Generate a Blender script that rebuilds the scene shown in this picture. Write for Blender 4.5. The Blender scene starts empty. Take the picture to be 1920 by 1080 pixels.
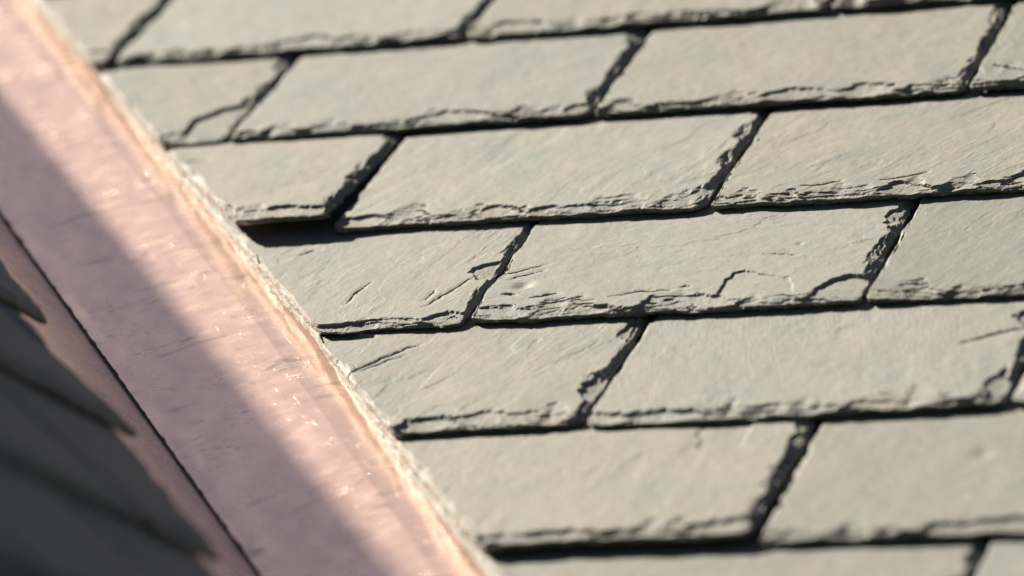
import bpy, math
import numpy as np
from mathutils import Matrix, Vector

scene = bpy.context.scene
rad = math.radians

# ------------------------------------------------------------------ frames
PITCH_MAIN = rad(39.5)          # sunlit roof
PITCH_SIDE = rad(42.8126)       # shaded roof across the valley
ANG_SIDE = rad(39.503)          # valley against the fall line, in the shaded roof
BASE = Vector((0.0, 0.0, 6.0))
sp, cp = math.sin(PITCH_MAIN), math.cos(PITCH_MAIN)
sq, cq = math.sin(PITCH_SIDE), math.cos(PITCH_SIDE)
def frame(x, y, z, o):
    return Matrix(((x[0], y[0], z[0], o[0]), (x[1], y[1], z[1], o[1]), (x[2], y[2], z[2], o[2]), (0, 0, 0, 1)))
MAIN = frame((1, 0, 0), (0, cp, sp), (0, -sp, cp), BASE)              # u across, v up the slope, n out of the roof
COPPER_N = -0.011
VO = (0.1516, -0.6390)                                               # a point of the valley line, main roof frame
VX, VY = 0.8244, 0.5660                                              # across the valley, main roof frame
O_W = MAIN @ Vector((VO[0], VO[1], COPPER_N))
SIDE = frame((0, 1, 0), (-cq, 0, sq), (sq, 0, cq), O_W)
VALLEY = MAIN @ frame((VX, VY, 0), (-VY, VX, 0), (0, 0, 1), (VO[0], VO[1], COPPER_N))

# ------------------------------------------------------------------ camera
cam_data = bpy.data.cameras.new('camera')
cam = bpy.data.objects.new('camera', cam_data)
scene.collection.objects.link(cam)
M3 = MAIN.to_3x3()
c_right = M3 @ Vector((0.94459, 0.26961, -0.18716))
c_up = M3 @ Vector((0.05352, 0.43617, 0.89827))
c_back = M3 @ Vector((0.32378, -0.85852, 0.39755))
cam.matrix_world = frame(c_right, c_up, c_back, MAIN @ Vector((1.6374, -3.7964, 1.5352)))
cam_data.sensor_width = 36.0
cam_data.lens = 187.5
cam_data.clip_end = 3000
cam_data.dof.use_dof = True
cam_data.dof.focus_distance = 3.855
cam_data.dof.aperture_fstop = 3.3
cam_data.dof.aperture_blades = 9
scene.camera = cam

# ------------------------------------------------------------------ sky, sun, exposure
SUN_AZ, SUN_EL = rad(57.2), rad(28.0)                                # against the main roof: left of up-slope, above its plane
s_uvn = Vector((-math.sin(SUN_AZ) * math.cos(SUN_EL), math.cos(SUN_AZ) * math.cos(SUN_EL), math.sin(SUN_EL)))
SUN = (M3 @ s_uvn).normalized()
world = bpy.data.worlds.new('World')
scene.world = world
world.use_nodes = True
wn = world.node_tree
sky = wn.nodes.new('ShaderNodeTexSky')
sky.sky_type = 'NISHITA'
sky.sun_disc = False
sky.sun_elevation = math.asin(SUN.z)
sky.sun_rotation = math.atan2(SUN.x, SUN.y)
sky.air_density = 0.21
sky.ozone_density = 0.4
sky.dust_density = 1.04
bg = wn.nodes['Background']
wn.links.new(sky.outputs[0], bg.inputs[0])
bg.inputs[1].default_value = 0.05
sun_data = bpy.data.lights.new('sun', 'SUN')
sun_data.energy = 5.0
sun_data.angle = rad(0.53)
sun_data.color = (1.0, 0.91, 0.77)
sun = bpy.data.objects.new('sun', sun_data)
scene.collection.objects.link(sun)
sun.rotation_euler = SUN.to_track_quat('Z', 'Y').to_euler()
sun.location = BASE + SUN * 20
vs = scene.view_settings
vs.view_transform = 'Standard'
vs.look = 'None'
vs.gamma = 1.0
vs.exposure = 2.02
scene.cycles.use_denoising = True
scene.cycles.max_bounces = 8

# ------------------------------------------------------------------ noise (numpy)
def _hash(ix, iy, seed):
    h = (ix.astype(np.int64) * 374761393 + iy.astype(np.int64) * 668265263 + int(seed) * 1442695041) & 0xffffffff
    h = ((h ^ (h >> 13)) * 1274126177) & 0xffffffff
    return (h ^ (h >> 16)) & 0xffff
_GA = np.arange(256) * (2 * np.pi / 256)
_GX, _GY = np.cos(_GA), np.sin(_GA)
def perlin(x, y, seed=0):
    x, y = np.broadcast_arrays(np.asarray(x, float), np.asarray(y, float))
    ix, iy = np.floor(x), np.floor(y)
    fx, fy = x - ix, y - iy
    u, v = fx * fx * fx * (fx * (fx * 6 - 15) + 10), fy * fy * fy * (fy * (fy * 6 - 15) + 10)
    def g(dx, dy):
        k = _hash(ix + dx, iy + dy, seed) & 255
        return _GX[k] * (fx - dx) + _GY[k] * (fy - dy)
    a, b, c, d = g(0, 0), g(1, 0), g(0, 1), g(1, 1)
    return 1.5 * (a + (b - a) * u + (c - a) * v + (a - b - c + d) * u * v)
def fbm(x, y, o=4, seed=0, gain=0.5):
    r, amp, fq = 0, 1.0, 1.0
    for i in range(o):
        r = r + amp * perlin(x * fq + 17.3 * i, y * fq - 9.1 * i, seed + 31 * i)
        amp *= gain
        fq *= 2.03
    return r
def sstep(a, b, x):
    t = np.clip((x - a) / (b - a), 0, 1)
    return t * t * (3 - 2 * t)
def terrace(x, sharp=0.25):
    f = np.floor(x)
    return f + sstep(1 - sharp, 1, x - f)
def seg_dist(px, py, pts):
    best, tb = None, None
    n = len(pts) - 1
    for i in range(n):
        (ax, ay), (bx, by) = pts[i], pts[i + 1]
        dx, dy = bx - ax, by - ay
        t = np.clip(((px - ax) * dx + (py - ay) * dy) / (dx * dx + dy * dy), 0, 1)
        d = np.hypot(px - ax - t * dx, py - ay - t * dy)
        tt = (i + t) / n
        if best is None:
            best, tb = d, tt
        else:
            m = d < best
            best, tb = np.where(m, d, best), np.where(m, tt, tb)
    return best, tb
def poly_sd(px, py, pts):
    d, _ = seg_dist(px, py, list(pts) + [pts[0]])
    ins = np.zeros(px.shape, bool)
    n = len(pts)
    for i in range(n):
        (ax, ay), (bx, by) = pts[i], pts[(i + 1) % n]
        if ay == by:
            continue
        cond = ((ay > py) != (by > py)) & (px < (bx - ax) * (py - ay) / (by - ay) + ax)
        ins ^= cond
    return np.where(ins, d, -d)

# ------------------------------------------------------------------ materials
def new_mat(name):
    m = bpy.data.materials.new(name)
    m.use_nodes = True
    nt = m.node_tree
    return m, nt, nt.nodes['Principled BSDF']
def node(nt, t, **kw):
    n = nt.nodes.new(t)
    for k, v in kw.items():
        if k.startswith('i_'):
            n.inputs[k[2:].replace('_', ' ')].default_value = v
        else:
            setattr(n, k, v)
    return n
def noise(nt, vec, scale, detail=4, rough=0.5, w=None, dist=0.0):
    n = node(nt, 'ShaderNodeTexNoise')
    n.inputs['Scale'].default_value = scale
    n.inputs['Detail'].default_value = detail
    n.inputs['Roughness'].default_value = rough
    n.inputs['Distortion'].default_value = dist
    nt.links.new(vec, n.inputs['Vector'])
    return n.outputs[0]
def mapping(nt, vec, scale=(1, 1, 1), rot=(0, 0, 0), loc=(0, 0, 0)):
    n = node(nt, 'ShaderNodeMapping')
    n.inputs['Scale'].default_value = scale
    n.inputs['Rotation'].default_value = rot
    n.inputs['Location'].default_value = loc
    nt.links.new(vec, n.inputs['Vector'])
    return n.outputs[0]
def ramp(nt, fac, stops):
    n = node(nt, 'ShaderNodeValToRGB')
    e = n.color_ramp.elements
    while len(e) < len(stops):
        e.new(0.5)
    for k, (p, c) in enumerate(stops):
        e[k].position = p
        e[k].color = (c[0], c[1], c[2], 1) if isinstance(c, tuple) else (c, c, c, 1)
    nt.links.new(fac, n.inputs[0])
    return n.outputs[0]
def mix(nt, fac, a, b, mode='MIX'):
    n = node(nt, 'ShaderNodeMix', data_type='RGBA', blend_type=mode)
    for sock, val in ((n.inputs[0], fac), (n.inputs[6], a), (n.inputs[7], b)):
        if hasattr(val, 'is_linked'):
            nt.links.new(val, sock)
        else:
            sock.default_value = val if not isinstance(val, tuple) else (val[0], val[1], val[2], 1)
    return n.outputs[2]
def bump(nt, height, dist, strength=1.0, normal=None):
    n = node(nt, 'ShaderNodeBump')
    n.inputs['Distance'].default_value = dist
    n.inputs['Strength'].default_value = strength
    nt.links.new(height, n.inputs['Height'])
    if normal is not None:
        nt.links.new(normal, n.inputs['Normal'])
    return n.outputs[0]

def slate_material():
    m, nt, b = new_mat('slate')
    at = node(nt, 'ShaderNodeAttribute', attribute_name='grain')
    g = at.outputs['Vector']
    oi = node(nt, 'ShaderNodeObjectInfo')
    blot = noise(nt, g, 26, 5, 0.55)
    col = ramp(nt, blot, [(0.30, (0.099, 0.109, 0.101)), (0.46, (0.115, 0.117, 0.104)), (0.56, (0.1195, 0.117, 0.104)), (0.72, (0.132, 0.127, 0.111))])
    tint = oi.outputs['Color']
    col = mix(nt, 1.0, col, tint, 'MULTIPLY')
    st = mapping(nt, g, (420, 60, 1))
    streak = noise(nt, st, 1.0, 4, 0.6)
    col = mix(nt, 0.35, col, ramp(nt, streak, [(0.3, (0.84, 0.85, 0.86)), (0.7, (1.10, 1.09, 1.07))]), 'MULTIPLY')
    pale = noise(nt, mapping(nt, g, (1, 1, 1), loc=(3.1, 7.7, 1.3)), 60, 6, 0.65)
    col = mix(nt, ramp(nt, pale, [(0.58, 0.0), (0.78, 0.45)]), col, (0.162, 0.151, 0.133))
    spk = noise(nt, mapping(nt, g, (1, 1, 1), loc=(9.1, 1.7, 4.3)), 700, 2, 0.5)
    col = mix(nt, ramp(nt, spk, [(0.68, 0.0), (0.78, 0.4)]), col, (0.061, 0.061, 0.058))
    nt.links.new(col, b.inputs['Base Color'])
    b.inputs['Roughness'].default_value = 0.72
    b.inputs['Specular IOR Level'].default_value = 0.35
    n1 = bump(nt, noise(nt, mapping(nt, g, (430, 60, 1)), 1.0, 6, 0.62, dist=0.5), 0.0008, 0.50)
    n2 = bump(nt, noise(nt, g, 620, 5, 0.6), 0.0006, 0.45, n1)
    n3 = bump(nt, noise(nt, g, 75, 4, 0.55), 0.003, 0.30, n2)
    nt.links.new(n3, b.inputs['Normal'])
    return m

def copper_material():
    m, nt, b = new_mat('copper')
    tc = node(nt, 'ShaderNodeTexCoord')
    o = tc.outputs['Object']
    # slight mill staining and handling smudges, stretched across the sheet
    big = noise(nt, mapping(nt, o, (1, 0.6, 1)), 9, 4, 0.5)
    col = ramp(nt, big, [(0.35, (0.85, 0.605, 0.505)), (0.65, (0.905, 0.65, 0.54))])
    rot = mapping(nt, o, (55, 190, 1), rot=(0, 0, rad(-34)))
    sm = noise(nt, rot, 0.42, 4, 0.6, dist=0.8)
    swh = ramp(nt, noise(nt, mapping(nt, o, (1, 1, 1), loc=(4, 2, 0)), 16, 2, 0.5), [(0.44, 0.0), (0.60, 1.0)])
    smask = mix(nt, 1.0, ramp(nt, sm, [(0.55, 0.0), (0.66, 0.85)]), swh, 'MULTIPLY')
    fine = noise(nt, mapping(nt, o, (1, 1, 1), loc=(2, 3, 0)), 260, 3, 0.6)
    fmask = ramp(nt, fine, [(0.665, 0.0), (0.72, 0.6)])
    col = mix(nt, smask, col, (0.40, 0.32, 0.29))
    col = mix(nt, fmask, col, (0.22, 0.18, 0.16))
    nt.links.new(col, b.inputs['Base Color'])
    b.inputs['Metallic'].default_value = 0.81
    rg = noise(nt, mapping(nt, o, (45, 70, 1), rot=(0, 0, rad(-34))), 1.0, 5, 0.6)
    nt.links.new(ramp(nt, rg, [(0.3, 0.19), (0.7, 0.30)]), b.inputs['Roughness'])
    nrm = bump(nt, noise(nt, mapping(nt, o, (28, 60, 1), rot=(0, 0, rad(-34))), 1.0, 3, 0.5), 0.002, 0.07)
    nrm = bump(nt, noise(nt, mapping(nt, o, (350, 1300, 1), rot=(0, 0, rad(-30))), 1.0, 2, 0.5), 0.0003, 0.05, nrm)
    # a few knocks and scratches that catch the sun
    kn = noise(nt, mapping(nt, o, (120, 430, 1), rot=(0, 0, rad(-34)), loc=(5, 1, 0)), 1.0, 3, 0.55)
    where = ramp(nt, noise(nt, mapping(nt, o, (1, 1, 1), loc=(1, 8, 0)), 22, 2, 0.5), [(0.53, 0.0), (0.60, 1.0)])
    kh = mix(nt, 1.0, ramp(nt, kn, [(0.605, 0.0), (0.72, 1.0)]), where, 'MULTIPLY')
    nrm = bump(nt, kh, 0.0016, 0.8, nrm)
    for ang, sc in ((rad(20), (2600, 16, 1)), (rad(75), (2200, 22, 1))):
        sn = noise(nt, mapping(nt, o, sc, rot=(0, 0, ang)), 1.0, 1, 0.4)
        nrm = bump(nt, ramp(nt, sn, [(0.80, 0.0), (0.86, 1.0)]), 0.0004, 0.6, nrm)
    nt.links.new(nrm, b.inputs['Normal'])
    return m

def plain(name, c, rough, scale=40, amount=0.25, bmp=0.002, metallic=0.0):
    m, nt, b = new_mat(name)
    tc = node(nt, 'ShaderNodeTexCoord')
    n = noise(nt, tc.outputs['Object'], scale, 6, 0.6)
    lo = tuple(x * (1 - amount) for x in c)
    hi = tuple(x * (1 + amount) for x in c)
    nt.links.new(ramp(nt, n, [(0.3, lo), (0.7, hi)]), b.inputs['Base Color'])
    b.inputs['Roughness'].default_value = rough
    b.inputs['Metallic'].default_value = metallic
    nt.links.new(bump(nt, n, bmp, 0.6), b.inputs['Normal'])
    return m
SLATE = slate_material()
COPPER = copper_material()
FELT = plain('roofing_felt', (0.045, 0.045, 0.047), 0.9, 300, 0.3, 0.001)
SEAM = plain('dark_seam', (0.035, 0.030, 0.028), 0.85, 300, 0.4, 0.001)
GRASS = plain('grass', (0.055, 0.075, 0.028), 0.95, 3, 0.4, 0.05)

# ------------------------------------------------------------------ object helpers
def link(o, parent=None):
    scene.collection.objects.link(o)
    if parent is not None:
        o.parent = parent
    return o
def empty(name, mat):
    o = bpy.data.objects.new(name, None)
    o.empty_display_size = 0.1
    link(o)
    o.matrix_world = mat
    return o
def mesh_obj(name, verts, faces, material, parent=None, smooth=None, attr=None):
    me = bpy.data.meshes.new(name)
    me.from_pydata([tuple(v) for v in verts], [], [tuple(f) for f in faces])
    if smooth is not None:
        me.polygons.foreach_set('use_smooth', np.asarray(smooth, bool))
    if attr is not None:
        a = me.attributes.new('grain', 'FLOAT_VECTOR', 'POINT')
        a.data.foreach_set('vector', np.asarray(attr, np.float32).ravel())
    me.materials.append(material)
    me.update()
    return link(bpy.data.objects.new(name, me), parent)
def fast_mesh(name, V, quads, tris, smooth_q, material, grain):
    me = bpy.data.meshes.new(name)
    nq, ntr = len(quads), len(tris)
    me.vertices.add(len(V))
    me.vertices.foreach_set('co', V.astype(np.float32).ravel())
    me.loops.add(nq * 4 + ntr * 3)
    me.loops.foreach_set('vertex_index', np.concatenate([quads.ravel(), tris.ravel()]).astype(np.int32))
    me.polygons.add(nq + ntr)
    me.polygons.foreach_set('loop_start', np.concatenate([np.arange(nq) * 4, nq * 4 + np.arange(ntr) * 3]).astype(np.int32))
    me.polygons.foreach_set('use_smooth', np.concatenate([smooth_q, np.zeros(ntr, bool)]))
    a = me.attributes.new('grain', 'FLOAT_VECTOR', 'POINT')
    a.data.foreach_set('vector', grain.astype(np.float32).ravel())
    me.materials.append(material)
    me.update(calc_edges=True)
    me.validate()
    return me

# ------------------------------------------------------------------ one slate
EXPO = 0.18
def lines(total, a_len, a_step, b_len, b_step, mid):
    a_len, b_len = min(a_len, total * 0.4), min(b_len, total * 0.4)
    a = np.arange(0, a_len, a_step)
    bb = total - np.arange(0, b_len, b_step)[::-1]
    n = max(2, int((bb[0] - a[-1]) / mid))
    m = np.linspace(a[-1], bb[0], n + 1)[1:-1]
    return np.concatenate([a, m, bb])

def slate(parent, uL, uR, v0, t, seed, cut=None, fine=1.0, lift=0.0, base_n=0.0, expo=EXPO, length=None, grain_ang=None,
          raw=False, cracks=(), flakes=(), pits=(), bev=1.0, sbev=1.0, tone=None, twist=0.0, rough=1.0):
    """uL, uR: functions of v giving the slate's side edges; v0: tail; t: thickness; cut: 'L' or 'R' for a valley cut."""
    rng = np.random.RandomState(seed)
    if length is None:
        length = 0.52 if cut == 'L' else 0.40
    vm = v0 + expo * 0.5
    wid = float(uR(np.array(vm)) - uL(np.array(vm)))
    sl = lines(wid, 0.024 if cut == 'L' else 0.008, 0.0009 * fine, 0.026, 0.0009 * fine, 0.0016 * fine) / wid
    tl = np.concatenate([np.arange(0, 0.034, 0.0009 * fine), np.arange(0.034, expo + 0.012, 0.0017 * fine), np.linspace(expo + 0.02, length, 9 if cut is None else 90)])
    S, TT = np.meshgrid(sl, tl)
    # ragged outline
    vrow = v0 + TT
    jl = (0.0010 if cut != 'L' else 0.0009) * fbm(vrow / 0.022, 0 * vrow + 3.3, 4, seed + 1, 0.55)
    jr = (0.0014 if cut != 'R' else 0.0013) * fbm(vrow / 0.020, 0 * vrow + 8.3, 4, seed + 2, 0.55)
    eL, eR = uL(vrow) + jl, uR(vrow) + jr
    U = eL + S * (eR - eL)
    tail = 0.0022 * fbm(U / 0.045, 0 * U + 1.7, 5, seed + 3, 0.55) + 0.0012 * np.sin(U * 9 + seed)
    for dd_, rc_ in ((eR - U, rng.uniform(0.006, 0.015) if cut != 'R' else 0.004), (U - eL, rng.uniform(0.002, 0.006))):
        x_ = np.clip(rc_ - dd_, 0, rc_)
        tail = tail + (rc_ - np.sqrt(np.maximum(rc_ * rc_ - x_ * x_, 0))) * 0.8
    V = vrow + tail * np.exp(-TT / 0.02)
    uc = 0.5 * float(uL(np.array(vm)) + uR(np.array(vm)))
    # rounded lower corners
    db = TT
    dl, dr = U - eL, eR - U
    if cut == 'L':
        dl = dl * 0.82
    if cut == 'R':
        dr = dr * 0.78
    # face relief
    ga = grain_ang if grain_ang is not None else rad(rng.choice([90, 70, 115, 20, 150]) + rng.uniform(-14, 14))
    gc, gs = math.cos(ga), math.sin(ga)
    GA, GB = (U * gc + V * gs), (-U * gs + V * gc)                       # along, across the grain
    so = seed * 0.731
    low = 0.0006 * fbm(U / 0.11 + so, V / 0.09, 3, seed + 5)
    tx = fbm(GA / 0.13 + so, GB / 0.050, 6, seed + 6, 0.5) * 0.95
    ter = 0.00040 * terrace(tx, 0.05) * (0.25 + 0.75 * sstep(-0.1, 0.5, fbm(U / 0.09 + 7, V / 0.09, 2, seed + 9)))
    tx2 = fbm(GA / 0.05 + so, GB / 0.016, 4, seed + 7, 0.55) * 2.0
    ter2 = 0.00022 * terrace(tx2 * 0.6, 0.08) * sstep(-0.2, 0.5, fbm(U / 0.07, V / 0.07, 2, seed + 8))
    relief = rough * (low + ter + ter2)
    # dressed edges: flakes knocked off along the tail and the sides
    def edge_drop(d, along, wmin, wvar, sd, deep):
        w = wmin + wvar * np.clip(0.50 + 0.95 * fbm(along / 0.042, 0 * along, 3, sd), 0.03, 1.4) ** 1.4
        wob = 0.0042 * fbm(along / 0.034 + 5, d / 0.006, 4, sd + 3, 0.5)
        x = np.clip(1 - (d + wob * sstep(0, 0.004, d)) / w, 0, 1)
        dd = deep * (0.75 + 0.45 * fbm(along / 0.028, 0 * along + 4, 2, sd + 5))
        raw = np.clip(dd, 0.25 * deep, 1.2 * deep) * x ** 1.25
        lay = 0.0021
        ph = 0.8 * fbm(along / 0.06, d / 0.012, 3, sd + 7)
        tr = lay * (terrace(raw / lay + ph, 0.12) - np.floor(ph) * 1.0)
        tr = np.clip(tr, 0, None) * sstep(0, 0.06, x)
        wt = 0.10 + 0.50 * sstep(-0.25, 0.55, fbm(along / 0.055, 0 * along + 6, 2, sd + 9))
        return wt * tr + (1 - wt) * raw, x
    drop, xb = edge_drop(db, U, 0.0020 * bev, 0.023 * bev, seed + 11, t * 0.50)
    drr, xr = edge_drop(dr, V, (0.0035 * sbev if cut != 'R' else 0.008), (0.009 * sbev if cut != 'R' else 0.012), seed + 21, t * 0.66)
    dll, xl = edge_drop(dl, V, (0.0012 if cut != 'L' else 0.0010), (0.0022 if cut != 'L' else 0.0040), seed + 31, t * 0.45)
    drop = np.maximum(np.maximum(drop, drr), dll)
    xe = np.maximum(np.maximum(xb, xr), xl)
    # shell chips biting into the face from the tail
    for i in range(rng.randint(3, 6)):
        c = rng.uniform(float(uL(np.array(v0))), float(uR(np.array(v0))))
        ru, rv = rng.uniform(0.012, 0.040), rng.uniform(0.008, 0.022)
        sk = rng.uniform(-0.9, 0.9)
        rr = np.hypot((U - c - sk * TT) / ru, TT / rv) * (1 + 0.22 * fbm(U / 0.014, V / 0.010, 3, seed + 50 + i))
        dep = rng.uniform(0.0010, 0.0026)
        drop = np.maximum(drop, dep * sstep(1.0, 0.90, rr) + 0.0020 * np.clip(0.9 - rr, 0, 1))
        xe = np.maximum(xe, 0.4 * sstep(1.05, 0.95, rr))
    for i in range(rng.randint(0, 3)):
        c = rng.uniform(v0 + 0.02, v0 + expo)
        rv, ru = rng.uniform(0.010, 0.026), rng.uniform(0.008, 0.020)
        rr = np.hypot(dr / ru, (V - c) / rv) * (1 + 0.25 * fbm(U / 0.012, V / 0.012, 3, seed + 70 + i))
        dep = rng.uniform(0.0010, 0.0030)
        drop = np.maximum(drop, dep * sstep(1.0, 0.9, rr) + 0.002 * np.clip(0.9 - rr, 0, 1))
        xe = np.maximum(xe, 0.4 * sstep(1.05, 0.95, rr))
    for pts, dep, tilt in flakes:
        wob = 0.0022 * fbm(U / 0.012, V / 0.012, 4, seed + 90)
        sd = poly_sd(U, V, pts) + wob
        cx = np.mean([p[0] for p in pts])
        drop = np.maximum(drop, dep * sstep(-0.0004, 0.0008, sd) * np.clip(1 + tilt * (U - cx), 0.1, 2))
        xe = np.maximum(xe, 0.3 * sstep(-0.001, 0.001, sd) * sstep(0.004, 0.001, sd))
    for pts, w, dep in cracks:
        d, tt_ = seg_dist(U + 0.0016 * fbm(U / 0.012, V / 0.012, 4, seed + 95), V + 0.0016 * fbm(U / 0.012 + 9, V / 0.012, 4, seed + 96), pts)
        tp_ = np.sin(np.pi * np.clip(tt_, 0.0, 1.0)) ** 0.7
        ww = 0.75 * w * (0.12 + 0.88 * tp_)
        drop = drop + 0.85 * dep * (0.15 + 0.85 * tp_) * sstep(ww * 1.6, ww * 0.4, d) + 0.0005 * sstep(0.005, 0, d) * sstep(0.0, 0.35, tt_)
        xe = np.maximum(xe, 0.2 * sstep(ww * 2, ww, d))
    for px, py, r, dep in pits:
        q = np.hypot(U - px, (V - py)) / r
        drop = drop + dep * np.exp(-q * q * 1.4)
    drop = drop + xe ** 0.7 * 0.0004 * np.abs(fbm(U / 0.0060, V / 0.0030, 3, seed + 41)) * rough
    plane = t * (1 - TT / expo) + base_n + 0.0026 + lift * np.clip(1 - TT / 0.24, -0.3, 1) + twist * (U - uc) - 0.0016 * sstep(expo, expo + 0.02, TT)
    drop = np.minimum(drop, t * 0.93 + 0 * drop)
    H = plane + relief - drop
    nr, ncol = U.shape
    P = np.stack([U - uc, V - v0, H], -1).reshape(-1, 3)
    idx = np.arange(nr * ncol).reshape(nr, ncol)
    q = np.stack([idx[:-1, :-1], idx[:-1, 1:], idx[1:, 1:], idx[1:, :-1]], -1).reshape(-1, 4)
    e4 = np.maximum(np.maximum(xe[:-1, :-1], xe[1:, 1:]), np.maximum(xe[:-1, 1:], xe[1:, :-1])).reshape(-1)
    sm = e4 < 0.04
    # sides: thin split layers
    ring = np.concatenate([idx[0, :], idx[1:, -1], idx[-1, -2::-1], idx[-2:0:-1, 0]])
    side = np.concatenate([np.zeros(ncol), np.ones(nr - 1), np.full(ncol - 1, 2), np.full(nr - 2, 3)])
    outx = np.where(side == 1, 1.0, np.where(side == 3, -1.0, 0.0))
    outy = np.where(side == 0, -1.0, np.where(side == 2, 1.0, 0.0))
    if cut == 'L':
        outy = np.where(side == 3, -0.6, outy)
    if cut == 'R':
        outy = np.where(side == 1, -0.7, outy)
    top = P[ring]
    bot = (plane.reshape(-1)[ring] - t)
    N = len(ring)
    along = np.where((side == 0) | (side == 2), top[:, 0], top[:, 1])
    prev = ring
    Vs, Qs = [P], [q]
    base = len(P)
    lv = (0.18, 0.40, 0.62, 0.84, 1.0)
    for j, k in enumerate(lv):
        off = 0.0017 * fbm(along / 0.011, 0 * along + 1.1 * j, 4, seed + 60, 0.6) - (0.0002, 0.0008, 0.0020, 0.0036, 0.0060)[j] * np.where(side == (3 if cut == 'L' else 9), 0.3, 1.0)
        off = off * np.where(side == (3 if cut == 'L' else 1 if cut == 'R' else 9), 0.35, 1.0)
        off = off + np.where(side == (3 if cut == 'L' else 1 if cut == 'R' else 9), 0.0003 * fbm(along / 0.006, 0 * along + 3.1 * j, 4, seed + 80 + j), 0)
        r = top.copy()
        r[:, 0] += outx * off
        r[:, 1] += outy * off
        r[:, 2] = top[:, 2] * (1 - k) + bot * k
        Vs.append(r)
        cur = base + np.arange(N)
        base += N
        a, b2 = prev, cur
        Qs.append(np.stack([np.roll(a, -1), a, b2, np.roll(b2, -1)], -1))
        prev = cur
    cen = np.array([[0.0, length * 0.5, float(plane[nr // 2, ncol // 2]) - t]])
    Vs.append(cen)
    tris = np.stack([np.roll(prev, -1), prev, np.full(N, base)], -1)
    VV = np.concatenate(Vs)
    QQ = np.concatenate(Qs)
    smq = np.concatenate([sm, np.zeros(len(QQ) - len(sm), bool)])
    # grain coordinates for the material: across, along, depth, shifted per slate
    gx = -VV[:, 0] * gs + VV[:, 1] * gc
    gy = VV[:, 0] * gc + VV[:, 1] * gs
    grain = np.stack([gx + 3.7 * (seed % 17), gy + 1.9 * (seed % 23), VV[:, 2] * 2.0 + 0.37 * seed], -1)
    if raw:
        return VV + np.array([uc, v0, 0.0]), QQ, tris, smq, grain
    me = fast_mesh('slate', VV, QQ, tris, smq, SLATE, grain)
    ob = link(bpy.data.objects.new('slate', me), parent)
    ob.location = (uc, v0, 0)
    ob.color = tone if tone else (1, 1, 1, 1)
    return ob

# ------------------------------------------------------------------ ground
G = 600
ground = mesh_obj('ground', [(-G, -G, 0), (G, -G, 0), (G, G, 0), (-G, G, 0)], [(0, 1, 2, 3)], GRASS)
ground['kind'] = 'structure'

# ------------------------------------------------------------------ main roof (sunlit)
main = empty('slate_roof', MAIN)
main['label'] = 'sunlit grey-green slate roof filling the picture beside the copper valley'
main['category'] = 'roof'
main['kind'] = 'thing'
main['group'] = 'slate roofs meeting at the valley'
def valley_u(v, w):                       # u on the main roof at distance w from the valley line
    return VO[0] + (w - (v - VO[1]) * VY) / VX
V_TOP, V_BOT, U_END = 1.55, -1.95, 2.1
def slab(name, pts, z0, z1, material, parent):
    n = len(pts)
    vv = [(x, y, z1) for x, y in pts] + [(x, y, z0) for x, y in pts]
    ff = [tuple(range(n)), tuple(range(2 * n - 1, n - 1, -1))] + [(i + n, (i + 1) % n + n, (i + 1) % n, i) for i in range(n)]
    return mesh_obj(name, vv, ff, material, parent)
slab('roof_deck', [(valley_u(V_BOT, 0.0), V_BOT), (U_END, V_BOT), (U_END, V_TOP), (valley_u(V_TOP, 0.0), V_TOP)], -0.07, -0.0290, FELT, main)

CUT_W = 0.1375
def taper(v):                             # the copper shows a little narrower lower down
    return 0.013 * sstep(-0.45, -0.98, v)
def cutL(w=CUT_W, v0=0.0):
    # the covered layers stop a little short of the top one
    return lambda v: valley_u(v, w - taper(v) + 0.0018 * sstep(EXPO - 0.012, EXPO + 0.006, v - v0) + 0.0008 * sstep(2 * EXPO - 0.012, 2 * EXPO + 0.006, v - v0))
def const(x, lean=0.0, v0=0.0):
    return lambda v: x + lean * (v - v0) + 0 * v

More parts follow.
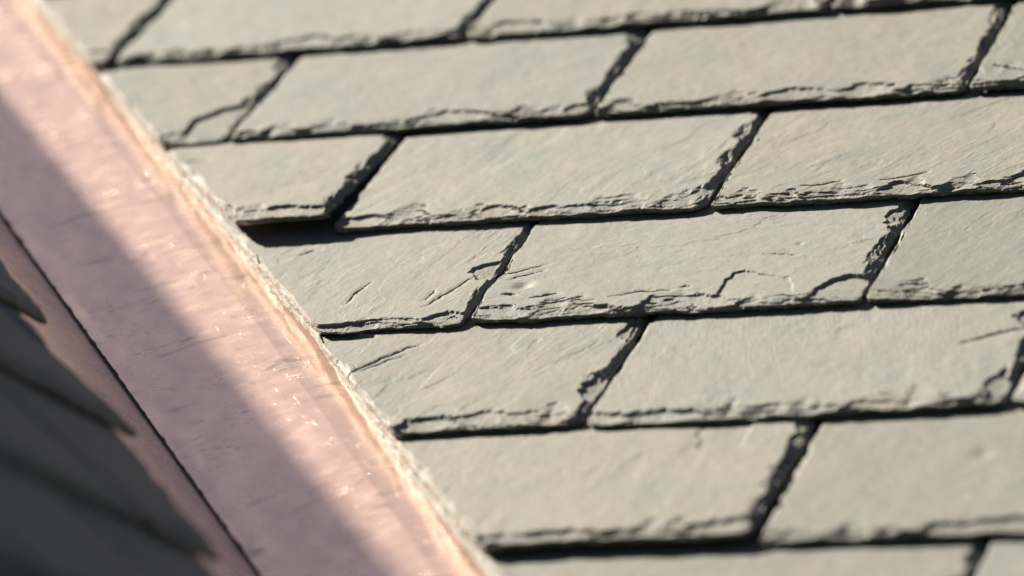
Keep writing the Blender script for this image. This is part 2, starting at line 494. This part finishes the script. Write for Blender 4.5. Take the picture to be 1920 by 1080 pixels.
C = {  # knocked and split places, in roof metres: points, half width, depth
    'c1': ([(0.2994, -0.6239), (0.3143, -0.602), (0.3297, -0.58), (0.3442, -0.568)], 0.0013, 0.0040),
    'c2': ([(0.3072, -0.618), (0.3252, -0.5981), (0.3381, -0.5852)], 0.0008, 0.0014),
    'c3': ([(0.2748, -0.4623), (0.2703, -0.4815), (0.2678, -0.4998)], 0.0008, 0.0012),
    'c3b': ([(0.356, -0.459), (0.345, -0.4888), (0.3324, -0.5155)], 0.0009, 0.0016),
    'c3c': ([(0.3313, -0.4845), (0.3305, -0.5021)], 0.0007, 0.0010),
    'c4': ([(0.3776, -0.4671), (0.3915, -0.4581), (0.4067, -0.4511)], 0.0008, 0.0012),
    'c4b': ([(0.384, -0.475), (0.3965, -0.4686), (0.4085, -0.4602)], 0.0008, 0.0012),
    'f1': ([(0.3878, -0.5038), (0.4005, -0.5044)], 0.0018, 0.0032),
    'f2': ([(0.4128, -0.512), (0.4317, -0.5073)], 0.0013, 0.0026),
    'f3': ([(0.4221, -0.5236), (0.4394, -0.5205), (0.4548, -0.5154)], 0.0014, 0.0026),
    'c5': ([(0.7477, -0.6163), (0.7653, -0.6052), (0.7909, -0.5934)], 0.0016, 0.0034),
    'c6': ([(0.6797, -0.1403), (0.6908, -0.1462), (0.7074, -0.157)], 0.0014, 0.0028),
    'c7': ([(0.5731, -0.3463), (0.5912, -0.3452), (0.6043, -0.3405)], 0.0013, 0.0026),
    'c8': ([(0.6335, -0.3447), (0.6528, -0.341), (0.6682, -0.3339)], 0.0015, 0.0030),
    'c9': ([(0.4731, -0.5193), (0.493, -0.5113), (0.5169, -0.5116)], 0.0010, 0.0018),
    'c10': ([(0.1963, -0.4021), (0.2101, -0.3918)], 0.0008, 0.0010),
    'c12': ([(0.5699, -0.4524), (0.599, -0.458)], 0.0007, 0.0009),
    'c13': ([(0.0431, -0.2222), (0.0624, -0.219)], 0.0011, 0.0018),
}
F = {
    'F1': ([(0.5541, -0.5257), (0.5567, -0.4834), (0.5653, -0.4827), (0.6035, -0.5023), (0.6244, -0.5604), (0.5613, -0.5604)], 0.0011, -14),
    'F2': ([(0.6249, -0.5223), (0.6357, -0.5064), (0.6497, -0.4995), (0.6752, -0.5083), (0.6767, -0.5708), (0.6333, -0.5656)], 0.0030, 10),
    'F3': ([(0.025, -0.2068), (0.0237, -0.1372), (0.0391, -0.1176), (0.0685, -0.1075), (0.0813, -0.2053)], 0.0028, 0),
    'F5': ([(0.2551, -0.5291), (0.3038, -0.5485), (0.3023, -0.5822), (0.2967, -0.6102), (0.285, -0.60)], 0.0016, 0),
    'F6': ([(0.2826, -0.5606), (0.2823, -0.5367), (0.2947, -0.5329), (0.3022, -0.5628)], 0.0026, 0),
    'F8': ([(0.43, -0.4015), (0.4796, -0.3615), (0.5034, -0.3289), (0.521, -0.3917)], 0.0018, 0),
    'F9': ([(0.713, -0.3917), (0.7442, -0.3395), (0.7614, -0.3871), (0.7168, -0.4004)], 0.0026, 0),
    'F10': ([(0.3316, -0.5728), (0.3467, -0.5457), (0.3603, -0.5306), (0.3801, -0.5563), (0.3833, -0.5775)], 0.0030, 0),
    'F11': ([(0.5876, -0.7095), (0.6259, -0.7132), (0.6297, -0.7568), (0.598, -0.7561)], 0.0007, 0),
}
def fe(d, *keys):
    return [([(x + 0.002, y - 0.010) for x, y in d[k][0]],) + tuple(d[k][1:]) for k in keys]
GAP = 0.0048
COURSES = [   # tail line, joints (left edge of the slate to the right), per-slate extras
    (0.006, [None, -0.0965, 0.2127, 0.5180, 0.822], {}),
    (-0.176, [None, 0.0675, 0.3695, 0.6680, 0.970], {0: dict(flakes=fe(F, 'F3')), 2: {}, 3: dict(cracks=fe(C, 'c6'), bev=0.6, tone=(0.80, 0.83, 0.80, 1))}),
    (-0.361, [None, 0.2145, 0.5105, 0.8100], {0: dict(lift=0.011, cracks=fe(C, 'c13')), 1: dict(flakes=fe(F, 'F8'), bev=1.25),
                                              2: dict(cracks=fe(C, 'c7', 'c8'), flakes=fe(F, 'F9'), bev=1.2)}),
    (-0.538, [None, 0.3735, 0.6670, 0.9650], {0: dict(cracks=fe(C, 'c3', 'c3b', 'c3c', 'c10'), flakes=fe(F, 'F6', 'F10'), grain_ang=rad(74), bev=0.7, sbev=0.6),
                                              1: dict(cracks=fe(C, 'c4', 'c4b', 'f1', 'f2', 'f3', 'c9', 'c12'), flakes=fe(F, 'F1', 'F2'),
                                                      pits=[(0.4021, -0.4985, 0.0078, 0.0026), (0.5965, -0.447, 0.003, 0.0012)], grain_ang=rad(2), bev=1.2),
                                              2: dict(grain_ang=rad(66), rough=0.8, tone=(0.80, 0.83, 0.80, 1))}),
    (-0.709, [None, 0.5085, 0.8040], {0: dict(cracks=fe(C, 'c1', 'c2'), flakes=fe(F, 'F5'), grain_ang=rad(70)), 1: dict(cracks=fe(C, 'c5'), bev=1.25)}),
    (-0.889, [None, 0.6730, 0.9700], {0: dict(flakes=fe(F, 'F11'), rough=0.8, lift=0.004), 1: dict(tone=(0.90, 0.90, 0.89, 1), pits=[(0.80, -0.79, 0.008, 0.0016), (0.87, -0.80, 0.006, 0.0014)])}),
    (-1.068, [None, 0.8245, 1.1200], {}),
]
rs = np.random.RandomState(4)
COURSES = [(v0 - 0.0145, [j if j is None else j + 0.0025 for j in js], ex) for v0, js, ex in COURSES]
for k, (v0, joints, ex) in enumerate(COURSES):
    for i in range(len(joints) - 1):
        t = 0.0096 + rs.uniform(-0.0010, 0.0018)
        dv = rs.uniform(-0.0015, 0.0015)
        lean_l, lean_r = rs.uniform(-0.008, 0.008), rs.uniform(-0.008, 0.008)
        tw = rs.uniform(-0.006, 0.006)
        kw = dict(fine=1.0, twist=tw)
        if k in (0, 5, 6):
            kw['fine'] = 1.5
        if (k, i) in ((3, 0), (3, 1), (4, 0), (2, 2), (3, 2)):
            kw['fine'] = 0.56
        tn, hu = rs.uniform(0.88, 1.02) * (0.94 if k < 2 else 1.0), rs.uniform(-0.025, 0.025)
        kw['tone'] = (tn * (1 + hu), tn, tn * (1 - 1.3 * hu), 1)
        if joints[i] is None and 0 < k < 6:
            kw['fine'] = min(kw['fine'], 0.9)
        kw.update(ex.get(i, {}))
        left = cutL(CUT_W + rs.uniform(-0.002, 0.002), v0) if joints[i] is None else const(joints[i], lean_l, v0)
        right = const(joints[i + 1] - GAP, lean_r, v0)
        slate(main, left, right, v0 + dv, t, 100 + k * 13 + i * 5, cut='L' if joints[i] is None else None, **kw)

def outer_slates(name, cells, parent, base_n=0.0, expo=EXPO, v_max=99.0):
    """the courses around the picture, dressed the same way; cells: (left edge, right edge, tail, cut)"""
    parts, off = [], 0
    r2 = np.random.RandomState(9)
    for n, (le, ri, v0, cut) in enumerate(cells):
        p = slate(None, le, ri, v0, 0.0094 + r2.uniform(-0.0008, 0.0014), 700 + 7 * (n % 60), cut=cut, fine=9.0 if cut is None else 7.0, base_n=base_n,
                  expo=expo, length=0.36 if v0 + 0.36 < v_max else v_max - v0, raw=True)
        parts.append((p[0], p[1] + off, p[2] + off, p[3], p[4]))
        off += len(p[0])
    cat = [np.concatenate([p[i] for p in parts]) for i in range(5)]
    o = link(bpy.data.objects.new(name, fast_mesh(name, *cat[:4], SLATE, cat[4])), parent)
    o['kind'] = 'stuff'
    return o
cells = []
for k in range(-7, 11):
    v0 = -0.0085 - 0.179 * k if not (0 <= k < len(COURSES)) else COURSES[k][0]
    u_cut = valley_u(v0, CUT_W)
    if 0 <= k < len(COURSES):
        x = COURSES[k][1][-1]
    else:
        ph = (0.067 + 0.151 * (k - 1)) % 0.3
        n0 = math.ceil((u_cut + 0.05 - ph) / 0.3)
        x = ph + 0.3 * n0
        cells.append((cutL(CUT_W, v0), const(x - GAP), v0, 'L'))
    while x < U_END - 0.05:
        x2 = min(x + 0.3, U_END)
        cells.append((const(x), const(x2 - GAP), v0, None))
        x = x2
outer_slates('surrounding_slate_courses', cells, main)

# ------------------------------------------------------------------ side roof (in shade, up to its ridge)
side = empty('slate_roof', SIDE)
side['label'] = 'dark shaded slate roof across the copper valley, blurred in the bottom-left corner'
side['category'] = 'roof'
side['kind'] = 'thing'
side['group'] = 'slate roofs meeting at the valley'
sa, ca = math.sin(ANG_SIDE), math.cos(ANG_SIDE)
def valley_x(y, w):
    return (y * sa - w) / ca
RIDGE, S_BOT, X_END = 1.90, -1.65, -2.2
RIDGE_H = 0.032
# deck: a closed wedge with the far slope behind the ridge
sec = SIDE.to_3x3().inverted()
back_dir = sec @ Vector((-cq, 0, -sq))                       # far slope falls the other way
def wedge(x_at):
    pts = []
    for y in (S_BOT, RIDGE):
        pts.append((x_at(y), y, -0.004))
    b = Vector((x_at(RIDGE), RIDGE, -0.004)) + back_dir * 1.6
    pts.append(tuple(b))
    return pts
Lp = wedge(lambda y: X_END)
Rp = wedge(lambda y: valley_x(y, 0.0))
mesh_obj('roof_deck', Lp + Rp, [(0, 3, 4, 1), (1, 4, 5, 2), (0, 1, 2), (3, 5, 4), (0, 2, 5, 3)], FELT, side)
SB = 0.0182
SCUT = 0.166
S_EXPO = 0.176
rs = np.random.RandomState(21)
SC = [(0.180, [-0.26], 0.160), (-0.002, [-0.42], 0.160), (-0.154, [-0.30, -0.60], 0.183), (-0.329, [-0.572, -0.872], 0.150), (-0.500, [-0.70, -1.0], 0.160)]
def sidecut(v):
    return valley_x(v, SCUT)
for k, (v0, joints, cw) in enumerate(SC):
    edges = [None] + joints
    for i in range(len(joints)):
        t = 0.0092 + rs.uniform(-0.0006, 0.0012)
        right = (lambda v, w_=cw: valley_x(v, w_)) if edges[i] is None else const(edges[i] - GAP)
        slate(side, const(joints[i]), right, v0, t, 400 + 11 * k + i, cut='R' if edges[i] is None else None, fine=1.8, base_n=SB, expo=S_EXPO, length=0.36)
cells = []
for k in range(-10, 9):
    if 0 <= k < len(SC):
        v0 = SC[k][0]
        x = SC[k][1][-1] - GAP
    else:
        v0 = 0.198 - S_EXPO * k
        if v0 < S_BOT or v0 > RIDGE - 0.20:
            continue
        x = valley_x(v0, SCUT)
        cells.append((const(x - 0.17), sidecut, v0, 'R'))
        x = x - 0.17 - GAP
    while x > X_END + 0.1:
        x2 = x - 0.30
        cells.append((const(x2 + GAP), const(x), v0, None))
        x = x2
outer_slates('surrounding_slate_courses', cells, side, SB, S_EXPO, RIDGE - 0.006)
# folded copper ridge cap
nseg = 40
x0, x1 = X_END, valley_x(RIDGE, 0.05)
prof = [(-0.11, 0.029), (-0.02, RIDGE_H - 0.001), (0.0, RIDGE_H)]
V, Q = [], []
for i in range(nseg + 1):
    x = x0 + (x1 - x0) * i / nseg
    for (yy, zz) in prof:
        V.append((x, RIDGE + yy, zz))
    e = Vector((x, RIDGE, RIDGE_H))
    for d_ in (0.02, 0.12):
        V.append(tuple(e + back_dir * d_))
for i in range(nseg):
    for j in range(4):
        a = i * 5 + j
        Q.append((a, a + 5, a + 6, a + 1))
rc = mesh_obj('ridge_cap', V, Q, COPPER, side, smooth=[False] * len(Q))

# ------------------------------------------------------------------ copper valley flashing
flash = empty('valley_flashing', VALLEY)
flash['label'] = 'folded pink copper valley flashing running diagonally between the two slate roofs'
flash['category'] = 'flashing'
al = np.concatenate([np.linspace(-1.2, -0.62, 20)[:-1], np.arange(-0.62, 0.80, 0.0040), np.linspace(0.80, 2.3, 40)[1:]])
def sheet(name, ws, zfun, tomat, wfun=None):
    W, A = np.meshgrid(ws, al)
    Z = zfun(W, A)
    if wfun is not None:
        W = wfun(W, A)
    nr, ncol = W.shape
    P = np.stack([W, A, Z], -1).reshape(-1, 3)
    if tomat is not None:
        P = np.array([tuple(tomat(p)) for p in P])
    idx = np.arange(nr * ncol).reshape(nr, ncol)
    q = np.stack([idx[:-1, :-1], idx[:-1, 1:], idx[1:, 1:], idx[1:, :-1]], -1).reshape(-1, 4)
    if tomat is not None:
        q = q[:, ::-1]
    o = mesh_obj(name, P, q, COPPER, flash, smooth=np.ones(len(q), bool))
    so = o.modifiers.new('thickness', 'SOLIDIFY')
    so.thickness = 0.0008
    so.offset = -1
    return o
def dents(W, A, sd):
    z = 0.0008 * fbm(W / 0.10, A / 0.16, 3, sd) + 0.00022 * fbm(W / 0.026, A / 0.030, 3, sd + 3)
    return z
FOLD = 0.1135
def right_z(W, A):
    z = dents(W, A, 900) * sstep(0.0, 0.012, W) * (0.35 + 0.65 * sstep(0.118, 0.095, W))
    return z - 0.11 * np.clip(W - FOLD, 0, 0.030)
ws = np.concatenate([np.arange(0.0, 0.018, 0.0015), np.arange(0.018, 0.108, 0.0040), np.arange(0.108, FOLD - 0.0005, 0.0011), [FOLD - 0.0003, FOLD, FOLD + 0.0003],
                     np.arange(FOLD + 0.0012, 0.160, 0.0015), np.linspace(0.162, 0.28, 6)])
def shift(W, A):
    v = VO[1] + A * VX + W * VY
    return W - taper(v) * sstep(0.03, 0.10, W) + 0.0010 * fbm(A / 0.15, 0 * A, 2, 905) * sstep(0.05, 0.10, W)
sheet('copper_pan', ws, right_z, None, shift)
S2V = VALLEY.inverted() @ SIDE
def to_valley(p):
    w, a, z = p
    return S2V @ Vector((a * sa - w * ca, a * ca + w * sa, z))
def left_z(W, A):
    return dents(W, A, 950) * sstep(0.0, 0.012, W)
ws2 = np.concatenate([np.arange(0.0, 0.018, 0.0015), np.linspace(0.018, 0.28, 40)])
sheet('copper_pan', ws2, left_z, to_valley)
# thin dark ragged strip laid along the valley fold
a2 = np.arange(-0.75, 0.9, 0.0016)
rw = 0.0018 + 0.0016 * np.clip(fbm(a2 / 0.020, 0 * a2, 4, 971) + 0.1, 0, 2) + 0.0034 * np.clip(fbm(a2 / 0.07, 0 * a2 + 5, 2, 973) - 0.35, 0, 1)
lw = 0.0022 + 0.0012 * np.clip(fbm(a2 / 0.02, 0 * a2 + 3, 4, 975) + 0.1, 0, 2)
hh = 0.0014 + 0.0009 * fbm(a2 / 0.006, 0 * a2, 3, 977)
V, Q = [], []
for i, a in enumerate(a2):
    lp = to_valley((lw[i], a, 0.0002))
    V += [(rw[i], a, 0.0004), (rw[i] * 0.5, a, hh[i]), (0.0, a, hh[i] * 1.2), (lp.x, lp.y, lp.z + 0.0004)]
for i in range(len(a2) - 1):
    for j in range(3):
        k = i * 4 + j
        Q.append((k, k + 1, k + 5, k + 4))
mesh_obj('seam_strip', V, Q, SEAM, flash)
